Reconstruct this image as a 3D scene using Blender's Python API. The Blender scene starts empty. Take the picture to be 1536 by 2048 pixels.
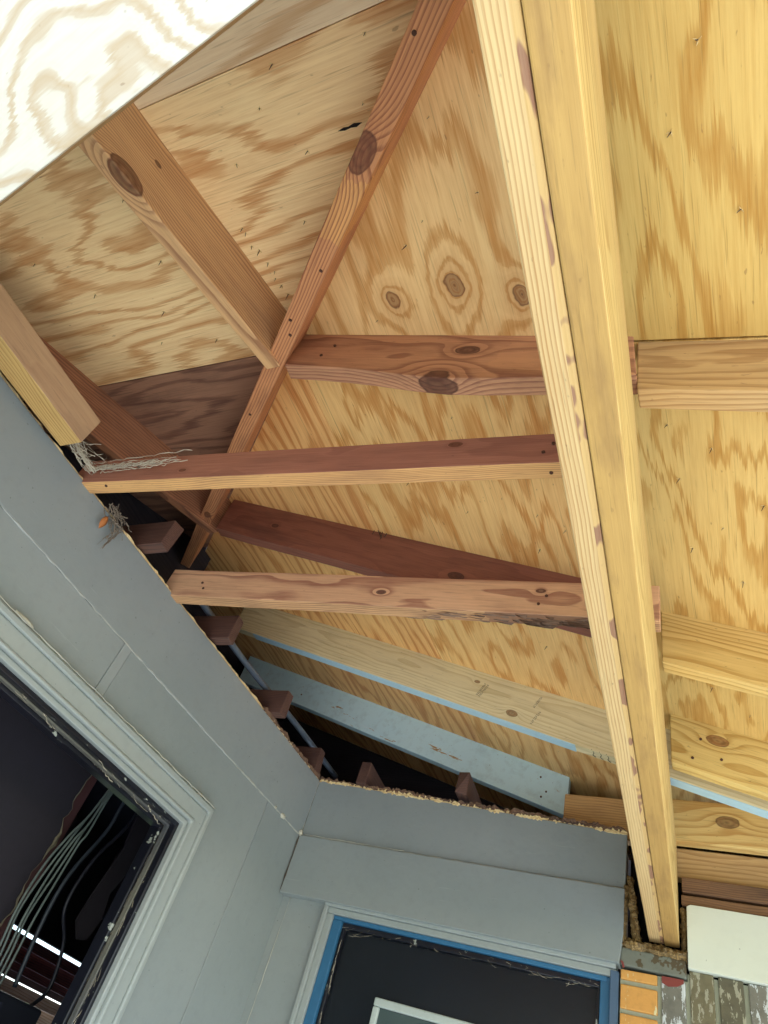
import bpy, bmesh, math, random
from mathutils import Vector, Matrix, noise
random.seed(7)
SC = bpy.context.scene
H = 1.45                                   # camera height above the porch floor
# ------------------------------------------------------------------ camera
ZA = Vector((.26435138, -.67303253, .69075724)); YA = Vector((.34237468, .73507518, .5851872)); XA = Vector((.90160852, -.08180275, -.42474743))
FPX = 1364.0
cam_d = bpy.data.cameras.new('camera'); cam = bpy.data.objects.new('camera', cam_d); SC.collection.objects.link(cam)
cam_d.sensor_fit = 'HORIZONTAL'; cam_d.sensor_width = 36; cam_d.lens = 36*FPX/1536
cam_d.clip_start = .02; cam_d.clip_end = 500
R = Matrix(((XA.x, -XA.y, -XA.z), (YA.x, -YA.y, -YA.z), (ZA.x, -ZA.y, -ZA.z))).to_4x4()
cam.matrix_world = Matrix.Translation((0, 0, H)) @ R
SC.camera = cam
SC.render.resolution_x = 768; SC.render.resolution_y = 1024
# ------------------------------------------------------------------ light
W = bpy.data.worlds.new('World'); SC.world = W; W.use_nodes = True
wn = W.node_tree.nodes; wl = W.node_tree.links
sky = wn.new('ShaderNodeTexSky'); sky.sky_type = 'NISHITA'; sky.sun_disc = False
SUN_EL, SUN_AZ = math.radians(46), math.radians(128)     # azimuth from +Y towards +X
sky.sun_elevation = SUN_EL; sky.sun_rotation = SUN_AZ
wl.new(sky.outputs[0], wn['Background'].inputs[0]); wn['Background'].inputs[1].default_value = .15
sl = bpy.data.lights.new('sun', 'SUN'); sl.energy = 5; sl.angle = math.radians(.5); sl.color = (1, .97, .92)
so = bpy.data.objects.new('sun', sl); SC.collection.objects.link(so)
sd = Vector((math.sin(SUN_AZ)*math.cos(SUN_EL), math.cos(SUN_AZ)*math.cos(SUN_EL), math.sin(SUN_EL)))
so.rotation_euler = sd.to_track_quat('Z', 'Y').to_euler()
SC.view_settings.view_transform = 'Standard'; SC.view_settings.look = 'None'
SC.view_settings.exposure = 1.92; SC.view_settings.gamma = 1
# ------------------------------------------------------------------ helpers
def lin(r, g, b):
    f = lambda c: (c/255/12.92) if c/255 <= .04045 else ((c/255+.055)/1.055)**2.4
    return (f(r), f(g), f(b), 1)
class NT:
    def __init__(s, name):
        s.m = bpy.data.materials.new(name); s.m.use_nodes = True; s.t = s.m.node_tree; s.n = s.t.nodes; s.b = s.n['Principled BSDF']
        s.obj = None
    def link(s, a, b): s.t.links.new(a, b)
    def setin(s, sock, v):
        if isinstance(v, bpy.types.NodeSocket): s.link(v, sock)
        else: sock.default_value = v
    def math(s, op, a, b=0., c=0., clamp=False):
        n = s.n.new('ShaderNodeMath'); n.operation = op; n.use_clamp = clamp
        s.setin(n.inputs[0], a); s.setin(n.inputs[1], b); s.setin(n.inputs[2], c); return n.outputs[0]
    def vmath(s, op, a, b=(0, 0, 0)):
        n = s.n.new('ShaderNodeVectorMath'); n.operation = op; s.setin(n.inputs[0], a); s.setin(n.inputs[1], b)
        return n.outputs['Value'] if op in ('LENGTH', 'DISTANCE', 'DOT_PRODUCT') else n.outputs[0]
    def coord(s):
        if not s.obj: s.obj = s.n.new('ShaderNodeTexCoord').outputs['Object']
        return s.obj
    def rnd(s):
        n = s.n.new('ShaderNodeObjectInfo'); return n.outputs['Random']
    def seeded(s):
        c = s.n.new('ShaderNodeCombineXYZ'); r = s.rnd()
        for i, k in enumerate((37., 11., 23.)): s.link(s.math('MULTIPLY', r, k), c.inputs[i])
        return s.vmath('ADD', s.coord(), c.outputs[0])
    def noise(s, vec, scale, mul=(1, 1, 1), detail=3, rough=.5, dist=0.):
        v = s.vmath('MULTIPLY', vec, mul); n = s.n.new('ShaderNodeTexNoise'); s.link(v, n.inputs['Vector'])
        n.inputs['Scale'].default_value = scale; n.inputs['Detail'].default_value = detail; n.inputs['Roughness'].default_value = rough
        n.inputs['Distortion'].default_value = dist; return n.outputs['Fac']
    def ramp(s, fac, stops, interp='LINEAR'):
        n = s.n.new('ShaderNodeValToRGB'); s.link(fac, n.inputs[0]); r = n.color_ramp; r.interpolation = interp
        while len(r.elements) < len(stops): r.elements.new(.5)
        for e, (p, c) in zip(r.elements, stops):
            e.position = p; e.color = c if not isinstance(c, (int, float)) else (c, c, c, 1)
        return n.outputs[0]
    def mix(s, fac, a, b, mode='MIX'):
        n = s.n.new('ShaderNodeMix'); n.data_type = 'RGBA'; n.blend_type = mode; s.setin(n.inputs[0], fac)
        s.setin(n.inputs[6], a); s.setin(n.inputs[7], b); return n.outputs[2]
    def sep(s, v):
        n = s.n.new('ShaderNodeSeparateXYZ'); s.link(v, n.inputs[0]); return n.outputs
    def out(s, col, rough=.7, bump=None, bstr=.3, bdist=.002):
        s.setin(s.b.inputs['Base Color'], col); s.setin(s.b.inputs['Roughness'], rough)
        if bump is not None:
            n = s.n.new('ShaderNodeBump'); n.inputs['Strength'].default_value = bstr; n.inputs['Distance'].default_value = bdist
            s.link(bump, n.inputs['Height']); s.link(n.outputs[0], s.b.inputs['Normal'])
        return s.m

def lumber(name, light, dark, knotc=(110, 60, 35), freq=190, pith=(.03, -.09), knots=(), wob=.010, grime=.25, grimec=(70, 45, 35), stain=None, contrast=1., patches=None, ink=None, freqn=1.0):
    """solid sawn wood: growth rings about a pith line running along local X; knots = (x,y,z,r)"""
    t = NT(name); v = t.seeded(); raw = t.coord()
    x, y, z = t.sep(raw)[:3]
    n1 = t.noise(v, 1.0, (2.2, 9, 9), 2); n2 = t.noise(v, 1.0, (14, 60, 60), 2)
    yy = t.math('SUBTRACT', y, pith[0]); zz = t.math('SUBTRACT', z, pith[1])
    rr = t.math('SQRT', t.math('ADD', t.math('MULTIPLY', yy, yy), t.math('MULTIPLY', zz, zz)))
    rr = t.math('ADD', rr, t.math('MULTIPLY', t.math('SUBTRACT', n1, .5), wob*4*freqn))
    rr = t.math('ADD', rr, t.math('MULTIPLY', t.math('SUBTRACT', n2, .5), .0022))
    kmask = None
    for (kx, ky, kz, kr) in knots:
        dv = t.vmath('MULTIPLY', t.vmath('SUBTRACT', raw, (kx, ky, kz)), (.55, 1, 1))
        d = t.math('ADD', t.vmath('LENGTH', dv), t.math('MULTIPLY', t.math('SUBTRACT', n2, .5), kr*.35))
        g = t.math('EXPONENT', t.math('MULTIPLY', t.math('POWER', t.math('DIVIDE', d, kr*1.5), 2.), -1.))
        rr = t.math('ADD', rr, t.math('MULTIPLY', g, kr*1.3))
        m = t.ramp(t.math('DIVIDE', d, kr), [(0, 1), (.28, .75), (.55, .95), (.78, .8), (.92, 1), (1., 0)])
        kmask = m if kmask is None else t.math('MAXIMUM', kmask, m)
    ph = t.math('FRACT', t.math('MULTIPLY', rr, freq))
    k = .5*(1-contrast)
    g = t.ramp(ph, [(0, 0+k), (.45, .15*contrast+k*.6), (.74, .9*contrast), (.9, 1.*contrast), (.96, k*.5), (1, k)])
    fib = t.noise(v, 1.0, (6, 210, 210), 4, .65)
    tone = t.noise(v, 1.0, (1.1, 14, 14), 2)
    g = t.math('ADD', t.math('MULTIPLY', g, .78), t.math('MULTIPLY', t.math('SUBTRACT', fib, .5), .95))
    g = t.math('ADD', g, t.math('MULTIPLY', t.math('SUBTRACT', tone, .45), 1.0), clamp=True)
    col = t.mix(g, lin(*light), lin(*dark))
    gr = t.ramp(t.noise(v, 1.0, (5, 22, 22), 5, .62), [(.48, 0), (.74, 1)])
    col = t.mix(t.math('MULTIPLY', gr, grime), col, lin(*grimec))
    sp = t.ramp(t.noise(v, 1.0, (60, 160, 160), 2), [(.70, 0), (.76, 1)])
    col = t.mix(t.math('MULTIPLY', sp, .35), col, lin(*grimec))
    po = t.ramp(t.noise(v, 1.0, (12, 380, 380), 2), [(.62, 0), (.70, 1)])
    col = t.mix(t.math('MULTIPLY', po, .30), col, lin(*[int(c*.62) for c in dark]))
    lg = t.ramp(t.noise(v, 1.0, (3.5, 30, 30), 4, .6), [(.52, 0), (.72, 1)])
    col = t.mix(t.math('MULTIPLY', lg, .22), col, lin(*[min(255, int(c*1.08)+8) for c in light]))
    if stain:                                # (y0,y1,z0,z1,color,coverage): stripe of old glue or dark stain along the edge
        y0, y1, z0, z1, sc, cov = stain
        b = t.math('MULTIPLY', t.math('GREATER_THAN', y, y0), t.math('LESS_THAN', y, y1))
        b = t.math('MULTIPLY', b, t.math('MULTIPLY', t.math('GREATER_THAN', z, z0), t.math('LESS_THAN', z, z1)))
        sn = t.ramp(t.noise(v, 1.0, (11, 26, 26), 2), [(cov, 0), (cov+.03, 1)])
        col = t.mix(t.math('MULTIPLY', b, .8), col, t.mix(sn, lin(206, 170, 108), lin(*sc)))
    if patches:                              # (x0,x1,color) bare or worn stretch with an irregular end
        for (x0, x1, pc, am) in patches:
            e = t.math('MULTIPLY', t.math('SUBTRACT', n2, .5), .05)
            xx = t.math('ADD', x, e)
            b = t.math('MULTIPLY', t.math('GREATER_THAN', xx, x0), t.math('LESS_THAN', xx, x1))
            col = t.mix(t.math('MULTIPLY', b, am), col, t.mix(g, lin(*pc), lin(*dark)))
    if kmask is not None:
        kr_ = t.ramp(t.noise(v, 1.0, (90, 140, 140), 2), [(.35, 0), (.7, 1)])
        kc = t.mix(kr_, lin(*knotc), lin(*[int(c*.72) for c in knotc]))
        col = t.mix(t.math('MULTIPLY', kmask, .9), col, kc)
    return t.out(col, t.math('ADD', .55, t.math('MULTIPLY', fib, .3)), t.math('ADD', t.math('MULTIPLY', g, .5), fib), .35, .0012)

def plywood(name, light, dark, freq=7., sx=1.1, sy=5.2, knots=(), contrast=1., grime=.2, grimec=(120, 80, 50), edge=.09, lin_k=10., fibk=1.15, pores=.34):
    """rotary cut veneer: contour bands of a stretched field; grain along local X"""
    t = NT(name); v = t.seeded(); raw = t.coord()
    vx, vy, vz = t.sep(v)[:3]
    s1 = t.noise(v, 1.0, (3.5, 260, 1), 2, .7); s2 = t.noise(v, 1.0, (1.6, 75, 1), 2, .6)
    xs = t.math('ADD', vx, t.math('ADD', t.math('MULTIPLY', t.math('SUBTRACT', s1, .5), edge), t.math('MULTIPLY', t.math('SUBTRACT', s2, .5), edge*1.3)))
    cc = t.n.new('ShaderNodeCombineXYZ'); t.link(xs, cc.inputs[0]); t.link(vy, cc.inputs[1]); vv = cc.outputs[0]
    ser2 = s2
    n1 = t.noise(vv, 1.0, (sx, sy, 1), 2, .4); n2 = t.noise(vv, 1.0, (sx*3.2, sy*3.2, 1), 2, .5)
    fld = t.math('ADD', t.math('MULTIPLY', n1, freq), t.math('MULTIPLY', n2, freq*.16))
    fld = t.math('ADD', fld, t.math('MULTIPLY', vy, lin_k))
    fld = t.math('ADD', fld, t.math('MULTIPLY', t.math('SUBTRACT', s1, .5), .22))
    kmask = None; kglow = None
    for (kx, ky, kr) in knots:
        dv = t.vmath('MULTIPLY', t.vmath('SUBTRACT', raw, (kx, ky, 0)), (.8, 1, 0))
        d = t.math('ADD', t.vmath('LENGTH', dv), t.math('MULTIPLY', t.math('SUBTRACT', t.noise(v, 38., (1, 1, 1), 2), .5), kr*.9))
        g = t.math('EXPONENT', t.math('MULTIPLY', t.math('DIVIDE', d, kr*1.35), -1.))
        fld = t.math('ADD', fld, t.math('MULTIPLY', g, 4.2))
        m = t.ramp(t.math('DIVIDE', d, kr), [(0, .9), (.12, .45), (.3, .6), (.42, .4), (.75, .5), (.9, .85), (1., 0)])
        kmask = m if kmask is None else t.math('MAXIMUM', kmask, m)
        gg = t.math('EXPONENT', t.math('MULTIPLY', t.math('POWER', t.math('DIVIDE', d, kr*2.1), 2.), -1.))
        kglow = gg if kglow is None else t.math('MAXIMUM', kglow, gg)
    ph = t.math('FRACT', fld)
    g = t.ramp(ph, [(0, .10), (.46, .16), (.52, .72), (.64, 1.), (.80, .82), (.86, .2), (.97, .10)])
    fine = t.ramp(t.math('FRACT', t.math('MULTIPLY', fld, 4.)), [(0, 0), (.5, 1), (.85, .6), (1, 0)])
    fib = t.noise(v, 1.0, (5, 170, 1), 4, .7)
    tone = t.noise(v, 1.0, (.8, 3.1, 1), 2)
    g = t.math('MULTIPLY', g, .78*contrast)
    g = t.math('ADD', g, t.math('MULTIPLY', fine, .07*contrast))
    g = t.math('ADD', g, t.math('MULTIPLY', t.math('SUBTRACT', fib, .5), fibk))
    g = t.math('ADD', g, t.math('MULTIPLY', t.math('SUBTRACT', tone, .5), .5), clamp=True)
    col = t.mix(g, lin(*light), lin(*dark))
    gr = t.ramp(t.noise(v, 1.0, (2.4, 5, 1), 5, .6), [(.5, 0), (.75, 1)])
    col = t.mix(t.math('MULTIPLY', gr, grime), col, lin(*grimec))
    po = t.ramp(t.noise(v, 1.0, (8, 300, 1), 2), [(.60, 0), (.69, 1)])
    col = t.mix(t.math('MULTIPLY', po, pores), col, lin(*[int(c*.72) for c in dark]))
    ck = t.ramp(t.noise(v, 1.0, (1.6, 130, 1), 2), [(.70, 0), (.73, 1)])
    col = t.mix(t.math('MULTIPLY', ck, .35), col, lin(*[int(c*.6) for c in dark]))
    lg = t.ramp(t.noise(v, 1.0, (2.5, 40, 1), 4, .65), [(.55, 0), (.72, 1)])
    col = t.mix(t.math('MULTIPLY', lg, .30), col, lin(*[min(255, int(c*1.05)+8) for c in light]))
    sp = t.ramp(t.noise(v, 1.0, (45, 110, 1), 2), [(.72, 0), (.77, 1)])
    col = t.mix(t.math('MULTIPLY', sp, .4), col, lin(*grimec))
    if kmask is not None:
        col = t.mix(t.math('MULTIPLY', kglow, .45), col, lin(176, 112, 52))
        col = t.mix(kmask, col, lin(104, 62, 38))
    return t.out(col, .62, t.math('ADD', t.math('MULTIPLY', g, .6), fib), .3, .001)

def paint(name, c, c2=None, dirt=.12, rough=.5, chips=None, chipc=(200, 190, 165), streak=(3, 3, 3), bumps=1., thr=.66):
    t = NT(name); v = t.seeded()
    c2 = c2 or tuple(int(k*.9) for k in c)
    a = t.noise(v, 1.6, (1, 1, 1), 3); sc_ = t.ramp(t.noise(v, 1.0, (5, 90, 90), 3, .7), [(.66, 0), (.72, 1)]); b = t.noise(v, 1.0, tuple(12*s for s in streak), 4, .6)
    col = t.mix(t.ramp(a, [(.3, 0), (.7, 1)]), lin(*c), lin(*c2))
    col = t.mix(t.math('MULTIPLY', t.ramp(b, [(.5, 0), (.8, 1)]), dirt), col, lin(*[int(k*.6) for k in c]))
    col = t.mix(t.math('MULTIPLY', sc_, .22), col, lin(*[min(250, int(k*1.16)) for k in c]))
    sp = t.ramp(t.noise(v, 120., (1, 1, 1), 1), [(.77, 0), (.80, 1)])
    col = t.mix(t.math('MULTIPLY', sp, .5), col, lin(*[int(k*.45) for k in c]))
    if chips:
        ch = t.ramp(t.noise(v, 1.0, chips, 4, .7), [(thr, 0), (thr+.02, 1)]); col = t.mix(ch, col, lin(*chipc))
    return t.out(col, rough, t.math('ADD', b, t.math('MULTIPLY', t.noise(v, 55., (1, 1, 1), 2), .5)), .18*bumps, .002)

def flat(name, c, rough=.7, metal=0., var=.15):
    t = NT(name); a = t.noise(t.seeded(), 40., (1, 1, 1), 3)
    col = t.mix(t.math('MULTIPLY', a, var*2), lin(*c), lin(*[int(k*.6) for k in c])); t.b.inputs['Metallic'].default_value = metal
    return t.out(col, rough, a, .2, .001)

def link(o, parent=None):
    SC.collection.objects.link(o)
    if parent: o.parent = parent
    return o
def tag(o, label=None, cat=None, group=None, kind=None):
    if label: o['label'] = label
    if cat: o['category'] = cat
    if group: o['group'] = group
    if kind: o['kind'] = kind
    return o
def empty(name, loc, label, cat, group=None):
    o = bpy.data.objects.new(name, None); o.empty_display_size = .05; link(o); o.location = (loc[0], loc[1], loc[2]+H)
    return tag(o, label, cat, group)
def frame(o3, xd, up):
    """matrix (above-camera coordinates) with local X along xd and local Z towards up"""
    x = Vector(xd).normalized(); z = Vector(up); z = (z-x*z.dot(x)).normalized(); y = z.cross(x)
    M = Matrix((x, y, z)).transposed().to_4x4(); M.translation = Vector(o3)+Vector((0, 0, H)); return M
def mesh_obj(name, bm, mat, M=None, parent=None, bevel=0., smooth=False, seg=2):
    me = bpy.data.meshes.new(name); bmesh.ops.recalc_face_normals(bm, faces=bm.faces); bm.to_mesh(me); bm.free()
    for m in (mat if isinstance(mat, (list, tuple)) else [mat]): me.materials.append(m)
    o = bpy.data.objects.new(name, me); link(o)
    if parent:
        o.parent = parent; o.matrix_parent_inverse = Matrix.Identity(4)
        o.matrix_basis = Matrix.Translation(-parent.location) @ (M or Matrix.Translation((0, 0, H)))
    else: o.matrix_world = M or Matrix.Translation((0, 0, H))
    if bevel:
        b = o.modifiers.new('bevel', 'BEVEL'); b.width = bevel; b.segments = seg; b.limit_method = 'ANGLE'; b.angle_limit = math.radians(50)
    if smooth:
        for p in me.polygons: p.use_smooth = True
    return o
def add_box(bm, x0, x1, y0, y1, z0, z1, nx=1, jit=0., mi=0):
    rings = []
    for i in range(nx+1):
        x = x0+(x1-x0)*i/nx
        dy = noise.noise(Vector((x*3+y0*9, z0*7, 3.3)))*jit; dz = noise.noise(Vector((x*3+z0*9, y0*7, 9.3)))*jit
        rings.append([bm.verts.new((x, y+dy, z+dz)) for y, z in ((y0, z0), (y1, z0), (y1, z1), (y0, z1))])
    fs = []
    for a, b in zip(rings, rings[1:]):
        for k in range(4): fs.append(bm.faces.new((a[k], a[(k+1) % 4], b[(k+1) % 4], b[k])))
    fs.append(bm.faces.new(rings[0][::-1])); fs.append(bm.faces.new(rings[-1]))
    for f in fs: f.material_index = mi
    return rings
def board(name, p0, p1, w, h, mat, up=(0, 0, 1), parent=None, bevel=.0022, jit=.0015, plumb=True, label=None, cat=None, group=None):
    """a length of lumber; p0,p1 = middle of its bottom face (above-camera coordinates)"""
    p0, p1 = Vector(p0), Vector(p1); L = (p1-p0).length; M = frame(p0, p1-p0, up)
    bm = bmesh.new(); n = max(2, int(L/.08)); r = add_box(bm, 0, L, -w/2, w/2, 0, h, n, jit)
    if plumb:                                # plumb-cut ends
        s = (p1-p0).z/L
        for i in (0, n):
            for v in r[i][2:]: v.co.x += s*h/math.sqrt(max(.2, 1-s*s))
    o = mesh_obj(name, bm, mat, M, parent, bevel)
    return tag(o, label, cat, group)
def slab(name, pts, th, M, mat, parent=None, bevel=0., mi_edge=None):
    """polygon pts (local x,y) extruded by th along local z"""
    bm = bmesh.new(); lo = [bm.verts.new((x, y, 0)) for x, y in pts]; hi = [bm.verts.new((x, y, th)) for x, y in pts]
    bm.faces.new(lo[::-1]); bm.faces.new(hi); n = len(pts)
    for i in range(n):
        f = bm.faces.new((lo[i], lo[(i+1) % n], hi[(i+1) % n], hi[i]))
        if mi_edge is not None: f.material_index = mi_edge
    return mesh_obj(name, bm, mat, M, parent, bevel)
def box(name, x0, x1, y0, y1, z0, z1, mat, parent=None, bevel=.0015, axis='x', nx=1, jit=0.):
    """axis-aligned box, local X (grain) along the named world axis; above-camera coordinates"""
    d = {'x': ((1, 0, 0), (0, 0, 1)), 'y': ((0, 1, 0), (0, 0, 1)), 'z': ((0, 0, 1), (0, -1, 0))}[axis]
    c = Vector(((x0+x1)/2, (y0+y1)/2, (z0+z1)/2)); M = frame(c, *d); s = [x1-x0, y1-y0, z1-z0]
    l = {'x': (s[0], s[1], s[2]), 'y': (s[1], s[0], s[2]), 'z': (s[2], s[0], s[1])}[axis]
    bm = bmesh.new(); add_box(bm, -l[0]/2, l[0]/2, -l[1]/2, l[1]/2, -l[2]/2, l[2]/2, nx, jit)
    return mesh_obj(name, bm, mat, M, parent, bevel)
def tube(bm, pts, r, n=6, mi=0):
    pts = [Vector(p) for p in pts]; prev = None; rings = []
    for i, p in enumerate(pts):
        d = (pts[min(i+1, len(pts)-1)]-pts[max(i-1, 0)]).normalized()
        a = d.cross(Vector((.3, .2, .9))).normalized(); b = d.cross(a)
        rr = r[i] if isinstance(r, (list, tuple)) else r
        rings.append([bm.verts.new(p+a*math.cos(k*2*math.pi/n)*rr+b*math.sin(k*2*math.pi/n)*rr) for k in range(n)])
    for a, b in zip(rings, rings[1:]):
        for k in range(n): bm.faces.new((a[k], a[(k+1) % n], b[(k+1) % n], b[k])).material_index = mi
    bm.faces.new(rings[0][::-1]).material_index = mi; bm.faces.new(rings[-1]).material_index = mi
def smoothpts(pts, n=6):
    pts = [Vector(p) for p in pts]; q = [pts[0]]+pts+[pts[-1]]; out = []
    for i in range(1, len(q)-2):
        for k in range(n):
            t = k/n; a, b, c, d = q[i-1], q[i], q[i+1], q[i+2]
            out.append(.5*((2*b)+(c-a)*t+(2*a-5*b+4*c-d)*t*t+(3*b-3*c+d-a)*t**3))
    return out+[pts[-1]]
# roof planes (heights above the camera): underside of the sheathing; rafters hang .1465 below it
SLX, SLY, RD = .30, .336, .1465
def zr(x): return 1.105-SLX*x              # right-hand slope, rises towards -X
def zl(y): return 1.160+SLY*y              # left-hand slope, rises towards +Y
def hipy(x): return (zr(x)-1.160)/SLY
def hipx(y): return (1.105-zl(y))/SLX
# ------------------------------------------------------------------ materials
M_plyLU = plywood('plywood_left_upper', (240, 216, 176), (206, 164, 116), freq=5., sx=1., sy=4.6, grime=.2, lin_k=6.)
M_plyD = plywood('plywood_old', (158, 116, 90), (104, 68, 54), freq=8., sx=1.2, sy=5, grime=.6, grimec=(62, 38, 34))
M_plyR = plywood('plywood_right', (220, 196, 120), (186, 144, 68), freq=8, sx=1.6, sy=4.0, grime=.12, lin_k=5.)
M_plyR2 = plywood('plywood_right_low', (246, 202, 132), (206, 140, 68), freq=8, sx=1.5, sy=4.6, grime=.12, lin_k=3.)
M_plyO = plywood('plywood_orange', (246, 196, 126), (202, 130, 66), freq=7., sx=1., sy=5.0, grime=.15, lin_k=18.)
M_plyDR = plywood('plywood_shaded', (160, 120, 92), (112, 76, 56), freq=9., sx=1.1, sy=5.5, grime=.4, grimec=(84, 60, 50))
M_plyN = plywood('plywood_near', (222, 220, 208), (190, 164, 126), freq=16., sx=2.8, sy=3.6, grime=.0, edge=.02, lin_k=6., contrast=.9, fibk=.35, pores=.05)
M_edge = lumber('torn_wood', (236, 214, 160), (200, 162, 104), freq=220, grime=.1)
# ------------------------------------------------------------------ ground
def ground_mat():
    t = NT('concrete'); v = t.coord(); a = t.noise(v, 3., (1, 1, 1), 6, .6); b = t.noise(v, 60., (1, 1, 1), 3)
    col = t.mix(a, lin(184, 190, 192), lin(156, 162, 164)); return t.out(t.mix(t.math('MULTIPLY', b, .3), col, lin(120, 116, 108)), .9, b, .4, .004)
def grass_mat():
    t = NT('lawn'); v = t.coord(); a = t.noise(v, 5., (1, 1, 1), 6, .6); return t.out(t.mix(a, lin(88, 112, 50), lin(128, 132, 78)), .95, a, .8, .02)
M_conc = ground_mat(); M_grass = grass_mat()
def sheetz(name, x0, x1, y0, y1, z, mat, th=None):
    bm = bmesh.new()
    if th: add_box(bm, x0, x1, y0, y1, z-th, z)
    else: bm.faces.new([bm.verts.new(p) for p in ((x0, y0, z), (x1, y0, z), (x1, y1, z), (x0, y1, z))])
    o = mesh_obj(name, bm, mat, Matrix.Identity(4)); return tag(o, kind='structure')
sheetz('ground', -120, 120, -120, 120, -.12, M_grass)
sheetz('patio', -12, 9, -9, 12, 0, M_conc, .1)
# ------------------------------------------------------------------ roof sheathing
def sheet(name, side, pts, org, mat, label):
    """plywood sheet on a roof slope; pts = plan corners, org = plan origin of its local frame"""
    zf = (lambda p: zr(p[0])) if side == 'R' else (lambda p: zl(p[1]))
    g, n = ((0, 1, 0), (SLX, 0, 1)) if side == 'R' else ((1, 0, 0), (0, -SLY, 1))
    M = frame((org[0], org[1], zf(org)), g, n); Mi = M.inverted()
    l = [Mi @ Vector((p[0], p[1], zf(p)+H)) for p in pts]
    if sum(a.x*b.y-b.x*a.y for a, b in zip(l, l[1:]+l[:1])) < 0: l = l[::-1]
    o = slab(name, [(q.x, q.y) for q in l], .012, M, mat, bevel=.0012)
    return tag(o, label, 'plywood sheet', 'plywood sheets of the right roof slope' if side == 'R' else 'plywood sheets of the left roof slope')
hx = hipx
def kR(org, *ps): return [((y-org[1]), (org[0]-x)*1.044, r) for x, y, r in ps]
oA = (.345, -1.2); SXU = -.155; SXL = -.170; SXL2 = -.29  # SX*: seams hidden behind the beam, where the painted yellow light begins
M_yU = plywood('plywood_yellow_light_upper', (220, 188, 110), (184, 136, 58), freq=7., sx=1.2, sy=4.4, grime=.12, lin_k=3.)  # yellow tint stands in for light bounced off foliage
M_yL = plywood('plywood_yellow_light_lower', (224, 190, 116), (186, 136, 60), freq=8., sx=1.7, sy=5., grime=.12, lin_k=3.)  # same foliage-bounce tint, painted into the lower sheet
sheet('plywood_sheet', 'R', [(SXU+.002, hipy(SXU+.002)), (hx(-1.2), -1.2), (.345, -1.2), (.345, .622), (SXU+.002, .622)], (.345, -1.2), M_yU, 'plywood sheet at the top right, tinted for yellow bounce light, above the clean tan rafter')
sheet('plywood_sheet', 'R', [(SXL+.002, .626), (.345, .626), (.345, 3.0), (SXL2+.002, 3.0)], (.345, .626), M_yL, 'swirly plywood sheet right of the beam, tinted for yellow bounce light, below the clean tan rafter')
M_kn = plywood('plywood_knotty', (246, 208, 144), (204, 148, 80), freq=6., sx=1.5, sy=4.2, grime=.15, lin_k=4., knots=kR(oA, (-.396, .488, .021), (-.543, .507, .017), (-.267, .52, .018), (-.081, .583, .010)))
sheet('plywood_sheet', 'R', [(hx(.622), .622), (SXU, hipy(SXU)), (SXU, .622)], oA, M_kn, 'pale plywood roof sheet with three round knots between hip rafter and double beam')
sheet('plywood_sheet', 'R', [(-.884, hipy(-.884)+.004), (hx(.626), .626), (SXL, .626), (SXL2, 3.0), (-.884, 3.0)], (.345, .626), M_plyR2, 'wide wavy grained plywood sheet left of the double beam, behind the ceiling joists')
sheet('plywood_sheet', 'R', [(-2.3, hipy(-2.3)), (-.888, hipy(-.888)), (-.888, 3.0), (-2.3, 3.0)], (-.888, .6), M_plyO, 'orange striped plywood sheet beside the low end of the hip rafter')
sheet('plywood_sheet', 'R', [(.35, -1.2), (.95, -1.2), (.95, 3.0), (.35, 3.0)], (.35, -1.2), M_plyR, 'outermost plywood sheet of the right slope along the eave')
xl = -1.9
M_pl1 = plywood('plywood_left_main', (248, 216, 160), (200, 142, 84), freq=10., sx=1.3, sy=3.6, grime=.12, grimec=(130, 90, 60), lin_k=12.)
sheet('plywood_sheet', 'L', [(xl, -1.2), (hx(-1.2), -1.2), (hx(.034), .034), (xl, .034)], (xl, -1.2), M_plyLU, 'greyer plywood sheet above the thin straight seam at the top of the left slope')
sheet('plywood_sheet', 'L', [(xl, .035), (hx(.035), .035), (hx(.607), .607), (xl, .582)], (xl, .037), M_pl1, 'bold striped plywood sheet between the thin seam and the dark old sheet')
sheet('plywood_sheet', 'L', [(xl, .586), (hx(.61), .611), (hx(1.52), 1.52), (xl, 1.52)], (xl, .59), M_plyD, 'dark stained old plywood sheet low on the left slope')
M_cover = flat('leak_cover_black', (44, 42, 42), .9)  # unseen cover added above the sheathing so no light leaks through the seams
for nm, pts, zf in (('R', [(-2.3, hipy(-2.3)), (hx(-1.25), -1.25), (1, -1.25), (1, 3.1), (-2.3, 3.1)], lambda p: zr(p[0])), ('L', [(-1.95, -1.25), (hx(-1.25), -1.25), (-1.9, hipy(-1.9)), (-1.95, 1.56)], lambda p: zl(p[1]))):
    bm = bmesh.new(); lo = [bm.verts.new((p[0], p[1], zf(p)+.020)) for p in pts]; hi = [bm.verts.new((p[0], p[1], zf(p)+.032)) for p in pts]
    bm.faces.new(lo); bm.faces.new(hi)
    for i in range(len(pts)): bm.faces.new((lo[i], lo[(i+1) % len(pts)], hi[(i+1) % len(pts)], hi[i]))
    tag(mesh_obj('leak_cover', bm, M_cover), 'unseen black cover added over the %s plywood slope against light leaks' % ('right' if nm == 'R' else 'left'), 'leak cover')
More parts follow.
